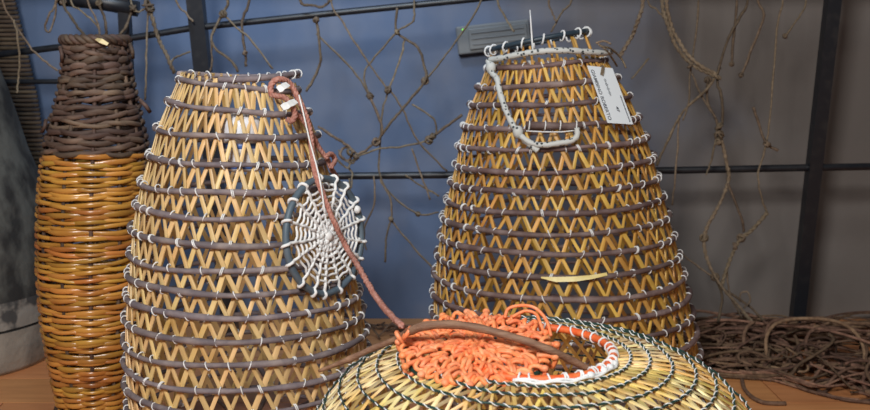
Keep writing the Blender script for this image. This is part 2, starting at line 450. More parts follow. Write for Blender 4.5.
# mouth rim wrapped with orange cord, then white
rimr = rings3[0][0]; pts = []
for i in range(72): pts.append(n3(0, 2*PI*i/72)+Vector((0, 0, .003)))
mr = MB().tube(pts, .0056, 8, True).build('mouth_rim', 'orange_rim', trap3)
wr = MB()
nwrap = 34
for i in range(nwrap):
    th = 2*PI*i/nwrap+random.gauss(0, .02)
    if math.cos(th) < -.40: continue
    frontness = max(0, math.cos(th+.75))      # the wrapping is heavier at the front right
    reps = 1+(1 if frontness > .8 else 0)
    for q in range(reps):
        t2 = th+q*.038; c = n3(0, t2)+Vector((0, 0, .003)); er = Vector((math.cos(t2), math.sin(t2), 0)); et = Vector((-er.y, er.x, 0)); ez = Vector((0, 0, 1))
        rr = .0066+random.uniform(0, .0010); sl = random.uniform(-.5, .5)
        wr.tube([c+er*rr*math.cos(a)+ez*rr*math.sin(a)+et*rr*sl*math.sin(a) for a in [2*PI*j/9 for j in range(9)]], .0015, 5, True)
for q in range(2):     # loose white cord laid along the front of the rim
    pts = [n3(0, th, .007+.003*q)+Vector((0, 0, .004-.0015*q+.0015*math.sin(th*17+q))) for th in [-1.90+.07*j for j in range(22)]]
    wr.tube(pts, .0021, 5)
for th in (-.75, -.62, -.48, -.98):
    wr.blob(n3(0, th, .006)+Vector((0, 0, .004)), .0058, (1.1, 1.1, .8))
o = wr.build('rim_wrapping', 'white_twine', mr); o['label'] = 'white cord wrapped round the mouth rim'
for a in range(5):
    th = PI*a/5; r, z = rings3[-1]; d = Vector((math.cos(th), math.sin(th), 0))*(r-.006); c = Vector((C3x, D3, z+.003+.0004*a))
    MB().tube([c-d, c, c+d], .003, 5).build('base_rod', 'cane', trap3)

# ------------------------------------------------------------------ orange net lid with bent stick, lying on the squat trap
lc = P(477, 349.5, 1.335)
lr_ = 80*1.335/F
lid = empty('net_lid', lc, 'round orange cord net lid with a bent stick, lying over the trap mouth', 'lid')
ML = Matrix.Rotation(math.radians(11.0), 3, 'X') @ Matrix.Rotation(math.radians(-1.5), 3, 'Y')
def lp(r, th, h=0.0): return lc + ML @ Vector((r*math.cos(th), r*math.sin(th), h))
MB().tube([lp(lr_*.93, 2*PI*i/64, -.004) for i in range(64)], .0035, 6, True).build('rim_wire', 'wire_green', lid)
MB().tube([lp(lr_*.90, 2*PI*i/64, -.009+.001*math.sin(i)) for i in range(64)], .0025, 6, True).build('rim_wire', 'wire_green', lid)
nr_ = 9; rad = [lr_*(.06+.90*j/nr_) for j in range(nr_+1)]
for j in range(nr_):
    nl = max(5, int(2*PI*rad[j+1]/.021)); pts = []
    n = nl*8; ph = random.random()*6
    for i in range(n):
        th = 2*PI*i/n; s_ = math.sin(nl*th+ph)
        r = (rad[j]+rad[j+1])/2+(rad[1]-rad[0])*.92*.5*1.25*s_
        r += .0022*math.sin(5*th+ph*2)
        h = .004+.0035*math.cos(nl*th+ph+(j % 2)*PI)+.0018*math.sin(7*th+j)+.004*(1-(r/lr_)**2)
        pts.append(lp(r, th+.05*math.cos(nl*th+ph)/max(1, j), h))
    MB().tube(pts, .0031 if j < nr_-1 else .0034, 6, True).build('net_cord', 'orange_cord', lid)
for i in range(84):       # short radial and diagonal knots filling the centre
    th = random.random()*2*PI; r = lr_*math.sqrt(random.uniform(.01, .62)); dth = random.uniform(-.5, .5)
    a = lp(r, th, .009+random.uniform(0, .003)); d = ML @ Vector((math.cos(th+dth), math.sin(th+dth), 0))*random.uniform(.009, .017)
    MB().tube([a-d+Vector((0, 0, -.004)), a-d*.4, a+d*.4, a+d+Vector((0, 0, -.004))], .0033, 6).build('knot', 'orange_cord', lid)
for i in range(19):       # outer loops tied over the rim wire
    th = 2*PI*i/19+random.gauss(0, .03); rr = lr_*random.uniform(.97, 1.04)
    a = lp(lr_*.80, th-.05, .006); m_ = lp(rr, th, .005); bq = lp(lr_*.80, th+.05, .006); u = lp(rr*.97, th, -.010)
    MB().tube(spline([a, m_, u, lp(lr_*.90, th, -.006), lp(lr_*.9, th+.02, .004), bq], 4), .0034, 6).build('rim_loop', 'orange_cord', lid)
    MB().blob(m_, .0062, (1, 1, .8)).build('knot', 'orange_cord', lid)
# loose orange tail loop on the far right side
tl = [(505, 318, 1.40), (508, 309, 1.41), (520, 305.5, 1.41), (533, 307, 1.40), (542, 314, 1.39), (548, 324, 1.375), (551, 336, 1.36)]
MB().tube(spline([P(*q) for q in tl], 5), .0026, 6).build('cord_tail', 'orange_cord', lid)
tl = [(512, 317, 1.40), (525, 311, 1.405), (536, 314, 1.40), (541, 325, 1.38), (546, 338, 1.36)]
MB().tube(spline([P(*q) for q in tl], 5), .0024, 6).build('cord_tail', 'orange_cord', lid)
# bent stick threaded through
st = [(319, 371, 1.40), (345, 361, 1.385), (372, 349, 1.375), (392, 341, 1.362), (402, 336, 1.350), (411, 331, 1.325), (425, 326, 1.316), (450, 324.5, 1.318), (478, 328, 1.318), (505, 335, 1.308), (530, 342.5, 1.30), (552, 351, 1.298), (575, 362, 1.31), (600, 375, 1.315)]
sp = spline([P(*q) for q in st], 5); ns = len(sp)
MB().tube(sp, .0060, 8, False, [(.35+.37*min(1, i/6)+.36*max(0, min(1, (i-18)/10)))*(1.08-.30*i/ns)*(1+.06*math.sin(i*1.3)) for i in range(ns)]).build('stick', 'stick', lid)

for k_, (x, y, d_) in enumerate(((400, 337.5, 1.350), (407, 333, 1.328))):     # cord turns that hold the stick at the rim
    c = P(x, y, d_); MB().tube([c+Vector((.005*(k_*2-1)*math.sin(a), .0068*math.cos(a), .0072*math.sin(a))) for a in [2*PI*j/12 for j in range(12)]], .0033, 6, True).build('stick_tie', 'orange_cord', lid)
# ------------------------------------------------------------------ white web disc hung on the left trap
dc0 = T1.hit(319.5, 236, 0.0)
cx, rr_ = T1.axis(dc0.z); th = math.atan2(dc0.y-1.80, dc0.x-cx)
er = Vector((math.cos(th), math.sin(th), .10)).normalized()
dR = .0985
dc = dc0+er*.013
web = empty('web_disc', dc, 'white cord web in a grey hoop hanging on the trap side', 'trap lid')
ez = Vector((-.10, .02, 1)); ez = (ez-er*ez.dot(er)).normalized(); et = ez.cross(er)
def wp(r, a, h=0.0): return dc+(et*math.cos(a)+ez*math.sin(a))*r+er*h
MB().tube([wp(dR, 2*PI*i/72) for i in range(72)], .0062, 8, True).build('hoop', 'hoop_grey', web)
nsp = 17
for i in range(nsp):
    a = 2*PI*i/nsp+.1+random.gauss(0, .03)
    pts = [wp(.008+(dR-.012)*j/8.0, a+random.gauss(0, .008), .004+.0025*(j % 2)) for j in range(9)]
    pts += [wp(dR+.002, a, .0085), wp(dR+.0085, a+.02, .002), wp(dR+.004, a+.05, -.006), wp(dR-.006, a+.06, -.004), wp(dR-.009, a+.03, .004)]
    MB().tube(spline(pts, 3), .0029, 5).build('spoke', 'white_twine', web)
for j, q in enumerate((.16, .27, .38, .49, .60, .71, .82)):
    pts = []; n = nsp*4; 
    for i in range(n):
        a = 2*PI*i/n+.1; pts.append(wp(dR*q*(1-.045*abs(math.sin(nsp*a/2-nsp*.05)))+random.gauss(0, .0006), a, .005+.0015*math.cos(nsp*a)))
    MB().tube(pts, .0023 if q > .4 else .0032, 5, True).build('web_ring', 'white_twine', web)
for j in range(9):
    a = 2*PI*j/9; MB().blob(wp(.010+.006*(j % 3), a, .006), .0052).build('knot', 'white_twine', web)
MB().blob(wp(0, 0, .005), .010, (1, 1, 1), 9, 7).build('knot', 'white_twine', web)
MB().blob(wp(dR*.93, .35, .006), .0075).build('knot', 'white_twine', web)

# ------------------------------------------------------------------ pink rope from the left trap's mouth to the orange lid
def twist_rope(name, m, pts, r, parent=None, plies=2, pitch=.016, sub=8):
    pts = spline(pts, sub); mb = MB(); L = 0; ang = [0]
    for a, c in zip(pts, pts[1:]): L += (c-a).length; ang.append(2*PI*L/pitch)
    nrm = None; frames = []
    for i, p in enumerate(pts):
        t = (pts[min(i+1, len(pts)-1)]-pts[max(i-1, 0)]).normalized()
        nn = nrm if nrm else (Vector((0, 0, 1)) if abs(t.z) < .9 else Vector((0, 1, 0)))
        nn = (nn-t*nn.dot(t)).normalized(); nrm = nn; frames.append((nn, t.cross(nn)))
    for k in range(plies):
        mb.tube([p+(f[0]*math.cos(a+2*PI*k/plies)+f[1]*math.sin(a+2*PI*k/plies))*r*.5 for p, f, a in zip(pts, frames, ang)], r*.66, 6)
    return mb.build(name, m, parent)
rp0 = T1.hit(280, 100, .01)
rope = empty('pink_rope', rp0, 'faded pink twisted rope knotted at the trap mouth and running to the orange lid', 'rope')
path = [T1.hit(x, y, o) for x, y, o in ((272, 96, .010), (270.5, 87, .014), (275, 80.5, .018), (283, 79.5, .020), (291, 85, .02), (298, 98, .02), (304, 111, .02), (309.5, 129, .022), (312, 150, .024), (315, 172, .030))]
path += [T1.hit(322, 192, .040), T1.hit(335, 224, .044), T1.hit(348, 250, .045)]
path += [P(357.5, 265, 1.58), P(373, 292, 1.49), P(387, 311, 1.42), P(402, 326, 1.345)]
twist_rope('rope_run', 'pink_rope', path, .0049, rope, 3, .022, 10)
path = [T1.hit(x, y, o) for x, y, o in ((272, 95, .012), (278, 96, .022), (285, 98, .026), (292, 106, .024), (295, 114, .02), (292, 121, .016), (287, 119, .012))]
twist_rope('rope_tail', 'pink_rope', path, .0046, rope, 3, .02, 8)
path = [T1.hit(x, y, o) for x, y, o in ((293, 112, .012), (303, 120, .010), (311, 133, .010), (319, 148, .010), (327, 159, .012), (331, 168, .012), (337, 178, .010))]
twist_rope('rope_tail', 'pink_rope', path, .0044, rope, 3, .02, 8)
for pp in (((326, 157), (331, 154), (335, 160), (331, 167)),):
    twist_rope('rope_tail', 'pink_rope', [T1.hit(x, y, .02) for x, y in pp], .0044, rope, 3, .02, 8)
for (x0, y0, x1, y1) in ((278, 90, 288, 84), (282, 108, 296, 101)):
    c0 = T1.hit(x0, y0, .030); c1 = T1.hit(x1, y1, .030); mid = (c0+c1)/2+Vector((0, -.006, 0))
    MB().sweep([c0, c0.lerp(mid, .6), mid, c1.lerp(mid, .6), c1], [(-.006, -.001), (.006, -.001), (.006, .001), (-.006, .001)], False, [Vector((0, -1, .3))]*5, [.9, 1.1, .9, 1.05, .8]).build('tape_band', 'white_twine', rope, False)
path = [T1.hit(x, y, o) for x, y, o in ((299, 95, .026), (304, 116, .028), (309.5, 140, .03), (316, 164, .034), (321, 186, .045), (325, 214, .042))]
MB().tube(spline(path, 5), .0015, 5).build('thin_cord', 'white_twine', rope)

# ------------------------------------------------------------------ flecked braid on the right trap
fb0 = T2.hit(500, 95, .01)
braid = empty('flecked_braid', fb0, 'white braided cord with dark flecks looped down the tagged trap', 'cord')
a_ = [T2.node(0, math.radians(d), .012)+Vector((0, 0, .022+.006*math.sin(d*.05))) for d in (-20, -38, -56, -75, -95, -115, -135, -152)]
path = a_+[T2.hit(x, y, .016) for x, y in ((489, 64), (491, 72), (497, 79), (499.5, 91), (505, 108), (514, 127), (525, 140), (532, 146), (538, 151))]
def braid_run(path, r):
    sp = spline(path, 5); MB().tube(sp, r, 8, False, [1+.09*math.sin(i*1.9) for i in range(len(sp))]).build('braid_run', 'flecked_braid', braid)
braid_run(path, .0062)
braid_run([T2.hit(x, y, .020) for x, y in ((521, 136), (531, 143), (545, 145), (560, 143), (571, 141), (577, 136), (577, 128))], .0058)
MB().blob(T2.hit(491, 68, .018), .011, (1, 1, 1.2), 9, 7).build('knot', 'flecked_braid', braid)
MB().blob(T2.hit(518, 132, .018), .011, (1, 1, 1.2), 9, 7).build('knot', 'flecked_braid', braid)
for pp in (((598, 44), (606, 50), (612, 58), (617, 66)), ((596, 43), (604, 41), (611, 44)), ((600, 46), (611, 49), (621, 58), (626, 68))):
    MB().tube(spline([T2.hit(x, y, .018) if y > 48 else P(x, y, 2.07) for x, y in pp], 4), .0022, 5).build('frayed_end', 'hemp_pale', braid)

# ------------------------------------------------------------------ paper tag with handwriting
tl_, tr_, br_, bl_ = T2.hit(588.5, 69.5, .026), T2.hit(611, 64.5, .026), T2.hit(632, 121, .034), T2.hit(609, 126.5, .034)
tc_ = (tl_+tr_+br_+bl_)/4
ex = ((bl_+br_)/2-(tl_+tr_)/2); LEN = ex.length; ex.normalize()
ey = ((tr_+br_)/2-(tl_+bl_)/2); ey = ey-ex*ey.dot(ex); WID = ey.length; ey.normalize(); en = ex.cross(ey)
if en.y > 0: en = -en
card = empty('paper_tag', tc_, 'white handwritten paper tag tied to the side of the trap', 'tag')
mb = MB(); Mx = Matrix((ex, ey, en)).transposed()
mb.box(tc_, LEN, WID, .0008, Mx); mb.build('card', 'card', card, False)
hl = T2.hit(606, 66, .026)
def card_pt(u, v, h=.001): return tc_+ex*(u-.5)*LEN+ey*(v-.5)*WID+en*h
MB().sweep([card_pt(.16, .42, .0025), card_pt(.08, .5, .004), card_pt(-.01, .6, .003), card_pt(-.06, .75, -.016)], [(-.0035, -.0008), (.0035, -.0008), (.0035, .0008), (-.0035, .0008)], False, [en]*4).build('tie', 'hemp_pale', card, False)
def lettering(txt, u0, v0, u1, size, squeeze_shear=0.0, bold=0.0):
    c = bpy.data.curves.new('lettering', 'FONT'); c.body = txt; c.size = size; c.shear = squeeze_shear; c.extrude = .0001; c.offset = bold
    t = bpy.data.objects.new('tmp', c); COL.objects.link(t)
    dg = bpy.context.evaluated_depsgraph_get(); me = bpy.data.meshes.new_from_object(t.evaluated_get(dg)); bpy.data.objects.remove(t)
    me.name = 'lettering'
    xs = [v.co.x for v in me.vertices]; x0, x1 = min(xs), max(xs); k = (u1-u0)*LEN/(x1-x0)
    for v in me.vertices:
        q = card_pt(u0, v0, .0008)+ex*((v.co.x-x0)*k)+ey*v.co.y+en*v.co.z
        v.co = q-tc_
    me.materials.append(MATS['ink'])
    o = bpy.data.objects.new('lettering', me); COL.objects.link(o); o.parent = card; return o
lettering('GIAMBINO ROBERTO', .07, .07, .95, .0125, -.12, .0001)
MB().tube([card_pt(.22+.30*i/59, .50+.035*math.sin(i*1.35)*(1+.5*math.sin(i*.41)), .0008) for i in range(60)], .00035, 4).build('handwriting', 'ink', card)
lettering('47', .70, .55, .80, .0085, 0, .0003)
pm = MB(); u = .50
while u < .96:
    du = random.choice((.008, .014, .020)); pm.box(card_pt(u+du/2, .90, .0006), du*LEN, .0026, .0004, Mx); u += du+.006
pm.build('printed_line', 'ink', card, False)['kind'] = 'stuff'

# ------------------------------------------------------------------ tall wicker basket
DW = 2.05
wl = [(42, 60, 131), (60, 61, 131.5), (85, 58, 136), (110, 52, 142), (135, 46, 148), (152, 42, 150), (180, 39, 151), (220, 37, 152), (270, 37, 151), (320, 41, 148), (360, 48, 142), (385, 53, 138), (408, 58, 134)]
wprof = []
for y_, l_, r_ in wl:
    Lp = P(l_, y_, DW); Rp = P(r_, y_, DW); wprof.append((Lp.z, (Lp.x+Rp.x)/2, (Rp.x-Lp.x)/2-.007))
ztop = wprof[0][0]; zbot = wprof[-1][0]
def wax(z):
    t = sorted(wprof)
    return lerp_tab([(a, b_) for a, b_, c in t], z), lerp_tab([(a, c) for a, b_, c in t], z)
cxw = wax(zbot)[0]
wick = empty('wicker_basket', (cxw, DW, 0), 'tall wicker basket, dark brown weave above and glossy golden weave below', 'basket')
NS = 12
for i in range(NS):
    th = 2*PI*(i+.5)/NS; pts = []
    for j in range(14):
        z = zbot+.004+(ztop-zbot)*j/13; c_, r_ = wax(z); r_ -= .005; pts.append((c_+r_*math.cos(th), DW+r_*math.sin(th), z))
    MB().tube(pts, .0045, 6).build('stake', 'weaver_brown', wick)
z = zbot+.006; row = 0; zsplit = P(93, 151, DW).z
while z < ztop-.002:
    brown = z > zsplit
    hgt = random.uniform(.0052, .0086) if not brown else random.uniform(.0060, .0095)
    n = NS*6; pts = []; nr = []; ph = random.random()*6; sc = []; tiltp = random.uniform(-.005, .005)
    amp = .0040
    for i in range(n):
        th = 2*PI*i/n
        c_, r_ = wax(z); wv = math.cos(NS*th/2.0*1.0+row*PI) if False else math.sin(NS*(th)/2+row*PI/1)
        # odd stake count: strand runs two turns, alternate rows opposite
        r2 = r_-.002+amp*wv
        zz = z+tiltp*math.sin(th+ph)+(.0024 if brown else .0011)*math.sin(NS*th/2+ph)+.0016*math.sin(3*th+ph*2)
        pts.append(Vector((c_+r2*math.cos(th), DW+r2*math.sin(th), zz))); nr.append((0, 0, 1))
        sc.append(1+.10*wv+.12*math.sin(5*th+ph))
    hw = hgt*.62; hd = .0024
    sec = [(hd*math.cos(2*PI*j/8), hw*math.sin(2*PI*j/8)) for j in range(8)]
    MB().sweep(pts, sec, False, nr, sc).build('weaver', 'weaver_brown' if brown else 'weaver_gold', wick)
    z += hgt*.92; row += 1
# dark foot ring, rolled border and one snapped pale end
c_, r_ = wax(zbot)
MB().tube([(c_+(r_+.003)*math.cos(2*PI*i/48), DW+(r_+.003)*math.sin(2*PI*i/48), .008) for i in range(48)], .008, 8, True).build('foot_ring', 'weaver_brown', wick)
c_, r_ = wax(ztop)
for q in range(3):
    pts = [(c_+(r_-.004+.006*math.sin(9*a+q*2.1))*math.cos(a), DW+(r_-.004+.006*math.sin(9*a+q*2.1))*math.sin(a), ztop+.004+.006*math.cos(9*a+q*2.1)) for a in [2*PI*i/90 for i in range(90)]]
    MB().tube(pts, .0055, 6, True).build('border_strand', 'weaver_brown', wick)
MB().sweep([P(96, 39, 1.985), P(101, 41, 1.965), P(108, 44.5, 1.962)], [(-.005, -.0015), (.005, -.0015), (.005, .0015), (-.005, .0015)], False, [Vector((0, -1, .6))]*3, [.5, 1, .6]).build('broken_end', 'cane_fine', wick, False)
# loose brown rods sticking out of the shoulder
for (x0, y0, x1, y1) in ((60, 47, 62, 62), (140, 100, 150, 112), (46, 120, 42, 132), (130, 44, 133, 58)):
    MB().tube([P(x0, y0, 2.0), P((x0+x1)/2+1, (y0+y1)/2, 1.99), P(x1, y1, 2.0)], .004, 6).build('rod_end', 'weaver_brown', wick)

# ------------------------------------------------------------------ black steel rack
def RD(y): return 2.62-.10*max(0, min(1.2, (338-y)/338))
rack_base = P(800, 338, 2.62); rack_base.z = 0
rack = empty('steel_rack', (0, 2.62, 0), 'black steel pipe rack standing in front of the wall', 'rack')
def bar(name, pts, w, round_=True):
    pts = [P(x, y, RD(y)) for x, y in pts]
    if round_: MB().tube(pts, w, 10).build(name, 'steel', rack)
    else: MB().sweep(pts, [(-w, -w), (w, -w), (w, w), (-w, w)], False, [Vector((0, -1, 0))]*len(pts)).build(name, 'steel', rack, False)
def post(x0, y0, x1, y1, w):
    a = P(x0, y0, RD(y0)); c = P(x1, y1, RD(y1)); d = c-a; c = a+d*(a.z/(a.z-c.z))
    MB().sweep([a, c], [(-w, -w), (w, -w), (w, w), (-w, w)], False, [Vector((0, -1, 0))]*2).build('post', 'steel', rack, False)
post(838, -46, 797, 318, .0165)
post(190, -52, 203, 70, .0195)
post(121.5, -52, 126, 40, .0135)
bar('rail', [(-60, 62), (60, 47), (135, 37.5), (192, 28), (330, 13.5), (470, -.5), (560, -10)], .0085)
bar('rail', [(-60, 82), (60, 81.5), (120, 83)], .0065)
bar('rail', [(225, 178.5), (340, 176), (446, 175), (560, 172), (665, 170.5), (816, 167.5), (960, 165)], .0095)
bar('rail', [(60, -2), (100, 2), (138, 9)], .0200)
bar('rail', [(-60, -46), (400, -48), (960, -46)], .0120)

# ------------------------------------------------------------------ hanging rope nets (knotted cords traced strand by strand, hanging on the rack)
def net(name, label, strands, knots, D, group):
    root = empty(name, P(strands[0][1][0][0], 0, D), label, 'net', group)
    for thick, pts in strands:
        q = []
        for i, (x, y) in enumerate(pts):
            if y <= 0: q.append(P(x, -47, RD(-47)-.016) if i == 0 else P(x, y, D))
            q.append(P(x, y, D+random.uniform(-.012, .012)))
        if pts[0][1] > 0 or True:
            sp = spline(q, 5)
        # jitter makes the cords kink like old hemp
        sp = [p+Vector((random.gauss(0, .0007), random.gauss(0, .0007), random.gauss(0, .0007))) for p in sp]
        rad_ = (.0026, .0036, .0052)[thick]
        if thick == 2: twist_rope('strand', 'hemp_pale', sp[::3]+[sp[-1]], rad_, root, 2, .03, 4)
        else: MB().tube(sp, rad_, 5, False, [random.uniform(.82, 1.12) for _ in sp]).build('strand', 'hemp' if thick else 'hemp_pale', root)
    for x, y, s_ in knots:
        c = P(x, y, D-.004)
        mb = MB()
        for q in range(3):
            ax = Vector((random.gauss(0, 1), random.gauss(0, 1), random.gauss(0, 1))).normalized(); u = ax.orthogonal().normalized(); v = ax.cross(u)
            mb.tube([c+(u*math.cos(2*PI*j/9)+v*math.sin(2*PI*j/9))*s_*.0016 for j in range(9)], .0029, 5, True)
        mb.build('knot', 'hemp', root)
G = 'old hemp nets hanging on the rack'
net('hanging_net', 'brown hemp net cords hanging around the mouth of the wicker basket', [
    (0, [(2, 0), (15, 24), (32, 49), (46, 62), (58, 71)]), (0, [(14, 20), (18, 40), (19.5, 61), (18, 80), (17, 93)]),
    (0, [(56, 0), (49, 15), (45, 27), (49, 32), (54, 20), (57, 0)]), (1, [(63, 0), (73, 20), (80, 30), (87, 37)]),
    (0, [(71, 0), (80, 10), (90, 18), (100, 30)]), (1, [(99, 0), (104, 16), (106, 28), (107, 37)]), (0, [(88, 0), (97, 20), (100, 36)]),
    (1, [(133, 8), (126, 26), (119, 37)]), (2, [(147, 0), (149, 8), (153, 18), (159, 40), (168, 58), (174, 72)]),
    (0, [(149, 8), (147, 40), (146, 78), (145, 100)]), (0, [(191, 52), (181, 55), (173, 59), (171, 66)]), (0, [(176, 0), (186, 13), (193, 22)]),
    (0, [(131, 0), (133, 8), (139, 12), (148, 5)])],
    [(133, 8, 5), (148, 5, 8), (150, 9, 6), (63, 2, 4), (99, 3, 4)], 2.495, G)
net('hanging_net', 'brown hemp net with wide knotted meshes across the blue painted wall', [
    (0, [(330, 0), (342, 21), (352, 38), (369, 64), (388, 90)]), (0, [(414, 0), (413, 21), (397, 32), (375, 57), (364, 74), (369, 95)]),
    (1, [(397, 8), (397, 32), (418, 48), (424, 66), (425, 81), (404, 107), (392, 121), (375, 145)]), (0, [(481, 0), (456, 41), (440, 62), (425, 81)]),
    (0, [(405, 40), (397, 69), (388, 90)]), (1, [(316, 19), (320, 52), (318, 69), (306, 91)]), (0, [(316, 33), (352, 69), (369, 95)]),
    (1, [(300, 0), (312, 5), (320, 7), (326, 5), (331, 0)]), (1, [(228, 0), (223, 14), (211, 41), (232, 62), (238, 72)]),
    (1, [(249, 0), (242, 21), (245, 53), (246, 66)]), (0, [(223, 14), (237, 28), (249, 38), (273, 69)]), (0, [(211, 41), (212, 60), (210, 72)]),
    (1, [(369, 95), (380, 120), (382, 133), (376, 142), (358, 154), (347, 145), (331, 135), (318, 126)]),
    (0, [(389, 89), (383, 111), (380, 149), (380, 176), (393, 196), (418, 214), (439, 212)]),
    (0, [(389, 89), (402, 108), (419, 142), (447, 171)]), (0, [(412, 104), (433, 118), (436, 133), (429, 140), (400, 147), (378, 149), (354, 159), (349, 168)]),
    (1, [(429, 140), (445, 127), (462, 115)]), (0, [(412, 149), (419, 169), (430, 200)]),
    (0, [(374, 176), (374, 204), (364, 229), (366, 250)]), (0, [(391, 220), (410, 243), (434, 270), (446, 290)]), (0, [(391, 218), (386, 240), (385, 262)]),
    (0, [(405, 175), (420, 185), (439, 196)]), (0, [(380, 180), (391, 200), (391, 220)]), (1, [(344, 143), (352, 150), (349, 160), (340, 155), (345, 147), (355, 152)]),
    (0, [(338, 150), (345, 160), (352, 163), (357, 156), (350, 148)]), (0, [(335, 158), (344, 166), (352, 172), (351, 188)]), (0, [(349, 178), (352, 200), (362, 216)]),
    (0, [(498, 0), (506, 18), (514, 32)]), (0, [(571, 0), (562, 12), (555, 25), (551, 32)]), (0, [(548, 0), (552, 12), (556, 22)])],
    [(397, 32, 3.5), (388, 90, 5), (370, 96, 5), (425, 81, 5), (376, 142, 6), (429, 140, 6), (433, 136, 4), (316, 20, 4), (223, 14, 5), (245, 53, 3), (350, 152, 5), (356, 157, 4), (391, 219, 3), (418, 214, 3)], 2.49, G)
net('hanging_net', 'brown hemp net hanging beside the tagged trap down to the rope heap', [
    (2, [(643, 0), (638, 20), (632, 36), (620, 56)]), (2, [(662, 0), (667, 23), (675.5, 44), (690, 63), (712, 74), (719, 78)]), (2, [(666, 0), (671, 25), (679, 42), (694, 61), (716, 74)]),
    (0, [(699, 0), (693, 58), (690, 70), (689, 100), (683, 120)]), (1, [(720, 67), (708, 88), (683, 112), (666, 145), (656, 166)]),
    (1, [(708, 79), (707, 100), (716, 120), (719, 133)]), (0, [(692, 73), (702, 97), (716, 118)]), (0, [(648, 0), (656, 9), (664, 18)]), (0, [(649, 58), (632, 79)]),
    (1, [(748, 0), (738, 20), (729, 38), (717.5, 76), (722, 100), (722, 125)]), (1, [(737, 0), (733, 40), (731.6, 64)]), (1, [(758, 0), (764, 15), (752, 48), (741, 76)]),
    (0, [(806, 0), (799, 17), (785, 36)]), (0, [(783, 0), (777, 29), (770, 117), (766, 144), (758, 174), (761, 195), (767, 213)]), (1, [(753, 107), (760, 128), (767, 144), (778, 151)]),
    (2, [(719, 130), (726, 160), (728, 183), (714, 213), (704, 239), (714, 276), (738, 305), (752, 322)]), (1, [(728, 183), (741, 217), (744, 232)]),
    (2, [(767, 213), (752, 230), (738, 242), (727, 268), (721, 288)]), (0, [(680, 252), (700, 268), (712, 276)]), (0, [(679, 115), (676, 170), (672, 205)]),
    (1, [(714, 276), (722, 296), (718, 322)]), (1, [(721, 288), (745, 303), (765, 322)]), (0, [(716, 140), (710, 165), (706, 175)]),
    (0, [(740, 302), (741, 293), (748, 292), (750, 301), (744, 308)]), (0, [(727, 268), (730, 295), (742, 318)])],
    [(719, 127, 6), (719, 135, 7), (718, 142, 5), (767, 144, 5), (741, 238, 6), (735, 246, 5), (704, 238, 6), (715, 277, 6), (690, 66, 4), (731.6, 64, 3), (741, 75, 3), (785, 36, 3), (708, 80, 5)], 2.50, G)

# ------------------------------------------------------------------ heap of old rope by the wall
def heap_h(x, y):      # height of the heap
    u = (x-.98)/.46; v = (y-2.42)/.30
    return .064*max(.25, 1-abs(u)**3)*max(0, 1-v*v)
heap = empty('rope_heap', (.95, 2.42, 0), 'tangled heap of brown rope on the floor against the wall', 'rope')
random.seed(21)
def floor_hit(px, py, h=0.0):
    d = ray(px, py); t = (h-CH)/d.z; return Vector((0, 0, CH))+d*t
FRONT = [(.50, 2.32), (.62, 2.27), (.66, 2.25), (.79, 2.22), (.84, 2.14), (.90, 2.08), (1.10, 2.02), (1.6, 1.95)]
POSTX = P(797, 318, 2.6).x
def keep(x_, y_, zz):
    y_ = min(max(y_, lerp_tab(FRONT, x_)+.012), WALL_Y-.03)
    q = Vector((x_-.285, y_-2.17))
    if q.length < .325: q = q.normalized()*.325; x_ = .285+q.x; y_ = 2.17+q.y
    if 2.53 < y_ < 2.70 and abs(x_-POSTX) < .04: y_ = 2.53
    return Vector((x_, y_, max(.0055, zz)))
for i in range(140):      # loops and arcs lying in the tangle
    cx_ = random.uniform(.62, 1.15); fr = lerp_tab(FRONT, cx_); cy_ = fr+(2.66-fr)*random.random()
    R_ = random.uniform(.04, .15); el = random.uniform(.35, .8); rot = random.gauss(0, .45); a0 = random.uniform(0, 6.28); sw = random.uniform(1.8, 6.0)
    lay = random.random(); tx = random.gauss(0, .4); pts = []; p1, p2 = random.random()*6, random.random()*6
    n = int(7+sw*3)
    for j in range(n):
        a = a0+sw*j/n; r = R_*(1+.22*math.sin(2.3*a+p1)+.08*math.sin(5.1*a+p2))
        lx = r*1.35*math.cos(a); ly = r*el*math.sin(a)
        x_ = cx_+lx*math.cos(rot)-ly*math.sin(rot); y_ = cy_+lx*math.sin(rot)+ly*math.cos(rot)
        pts.append(keep(x_, y_, -.004+lay*max(.010, heap_h(x_, y_))+max(0, ly)*.36+tx*lx*.30+.005*math.sin(3*a+p2)))
    MB().tube(spline(pts, 2), random.uniform(.0022, .0046), 5).build('strand', 'heap_rope', heap)
for i in range(16):       # long wavering runs
    x0 = random.uniform(.56, .85); x1 = random.uniform(.95, 1.35); f0 = lerp_tab(FRONT, (x0+x1)/2); yy = f0+(2.68-f0)*random.random(); lay = random.uniform(.2, 1.1); pts = []
    ph = random.random()*6; sl = random.uniform(-.22, .06); fq = random.uniform(.4, .8)
    for j in range(12):
        x_ = x0+(x1-x0)*j/11; y_ = yy+.06*math.sin(ph+j*fq)+sl*(x_-.85)/.5
        pts.append(keep(x_, y_, .007+lay*heap_h(x_, y_)+.014*abs(math.sin(ph+j*.7))))
    MB().tube(spline(pts, 3), random.uniform(.0024, .0046), 5).build('strand', 'heap_rope', heap)
for (cx_, cy_, R_, h_, a0, sw) in ((800, 342, 30, .060, .2, 5.0), (782, 345, 34, .050, 2.2, 4.2), (765, 345, 30, .045, 3.0, 3.6), (842, 352, 32, .045, .6, 4.4), (815, 350, 44, .055, -.4, 4.0), (748, 350, 26, .035, 2.8, 3.6)):     # loops standing up out of the heap
    c = floor_hit(cx_, cy_, h_); R_ = R_*c.y/F; pts = []
    for j in range(16):
        a = a0+sw*j/15; pts.append(c+Vector((R_*math.cos(a)*1.15, .06*math.sin(a), max(-h_+.006, R_*.66*math.sin(a)+.006*math.sin(3*a)))))
    MB().tube(spline(pts, 3), .0046, 6).build('strand', 'heap_rope', heap)
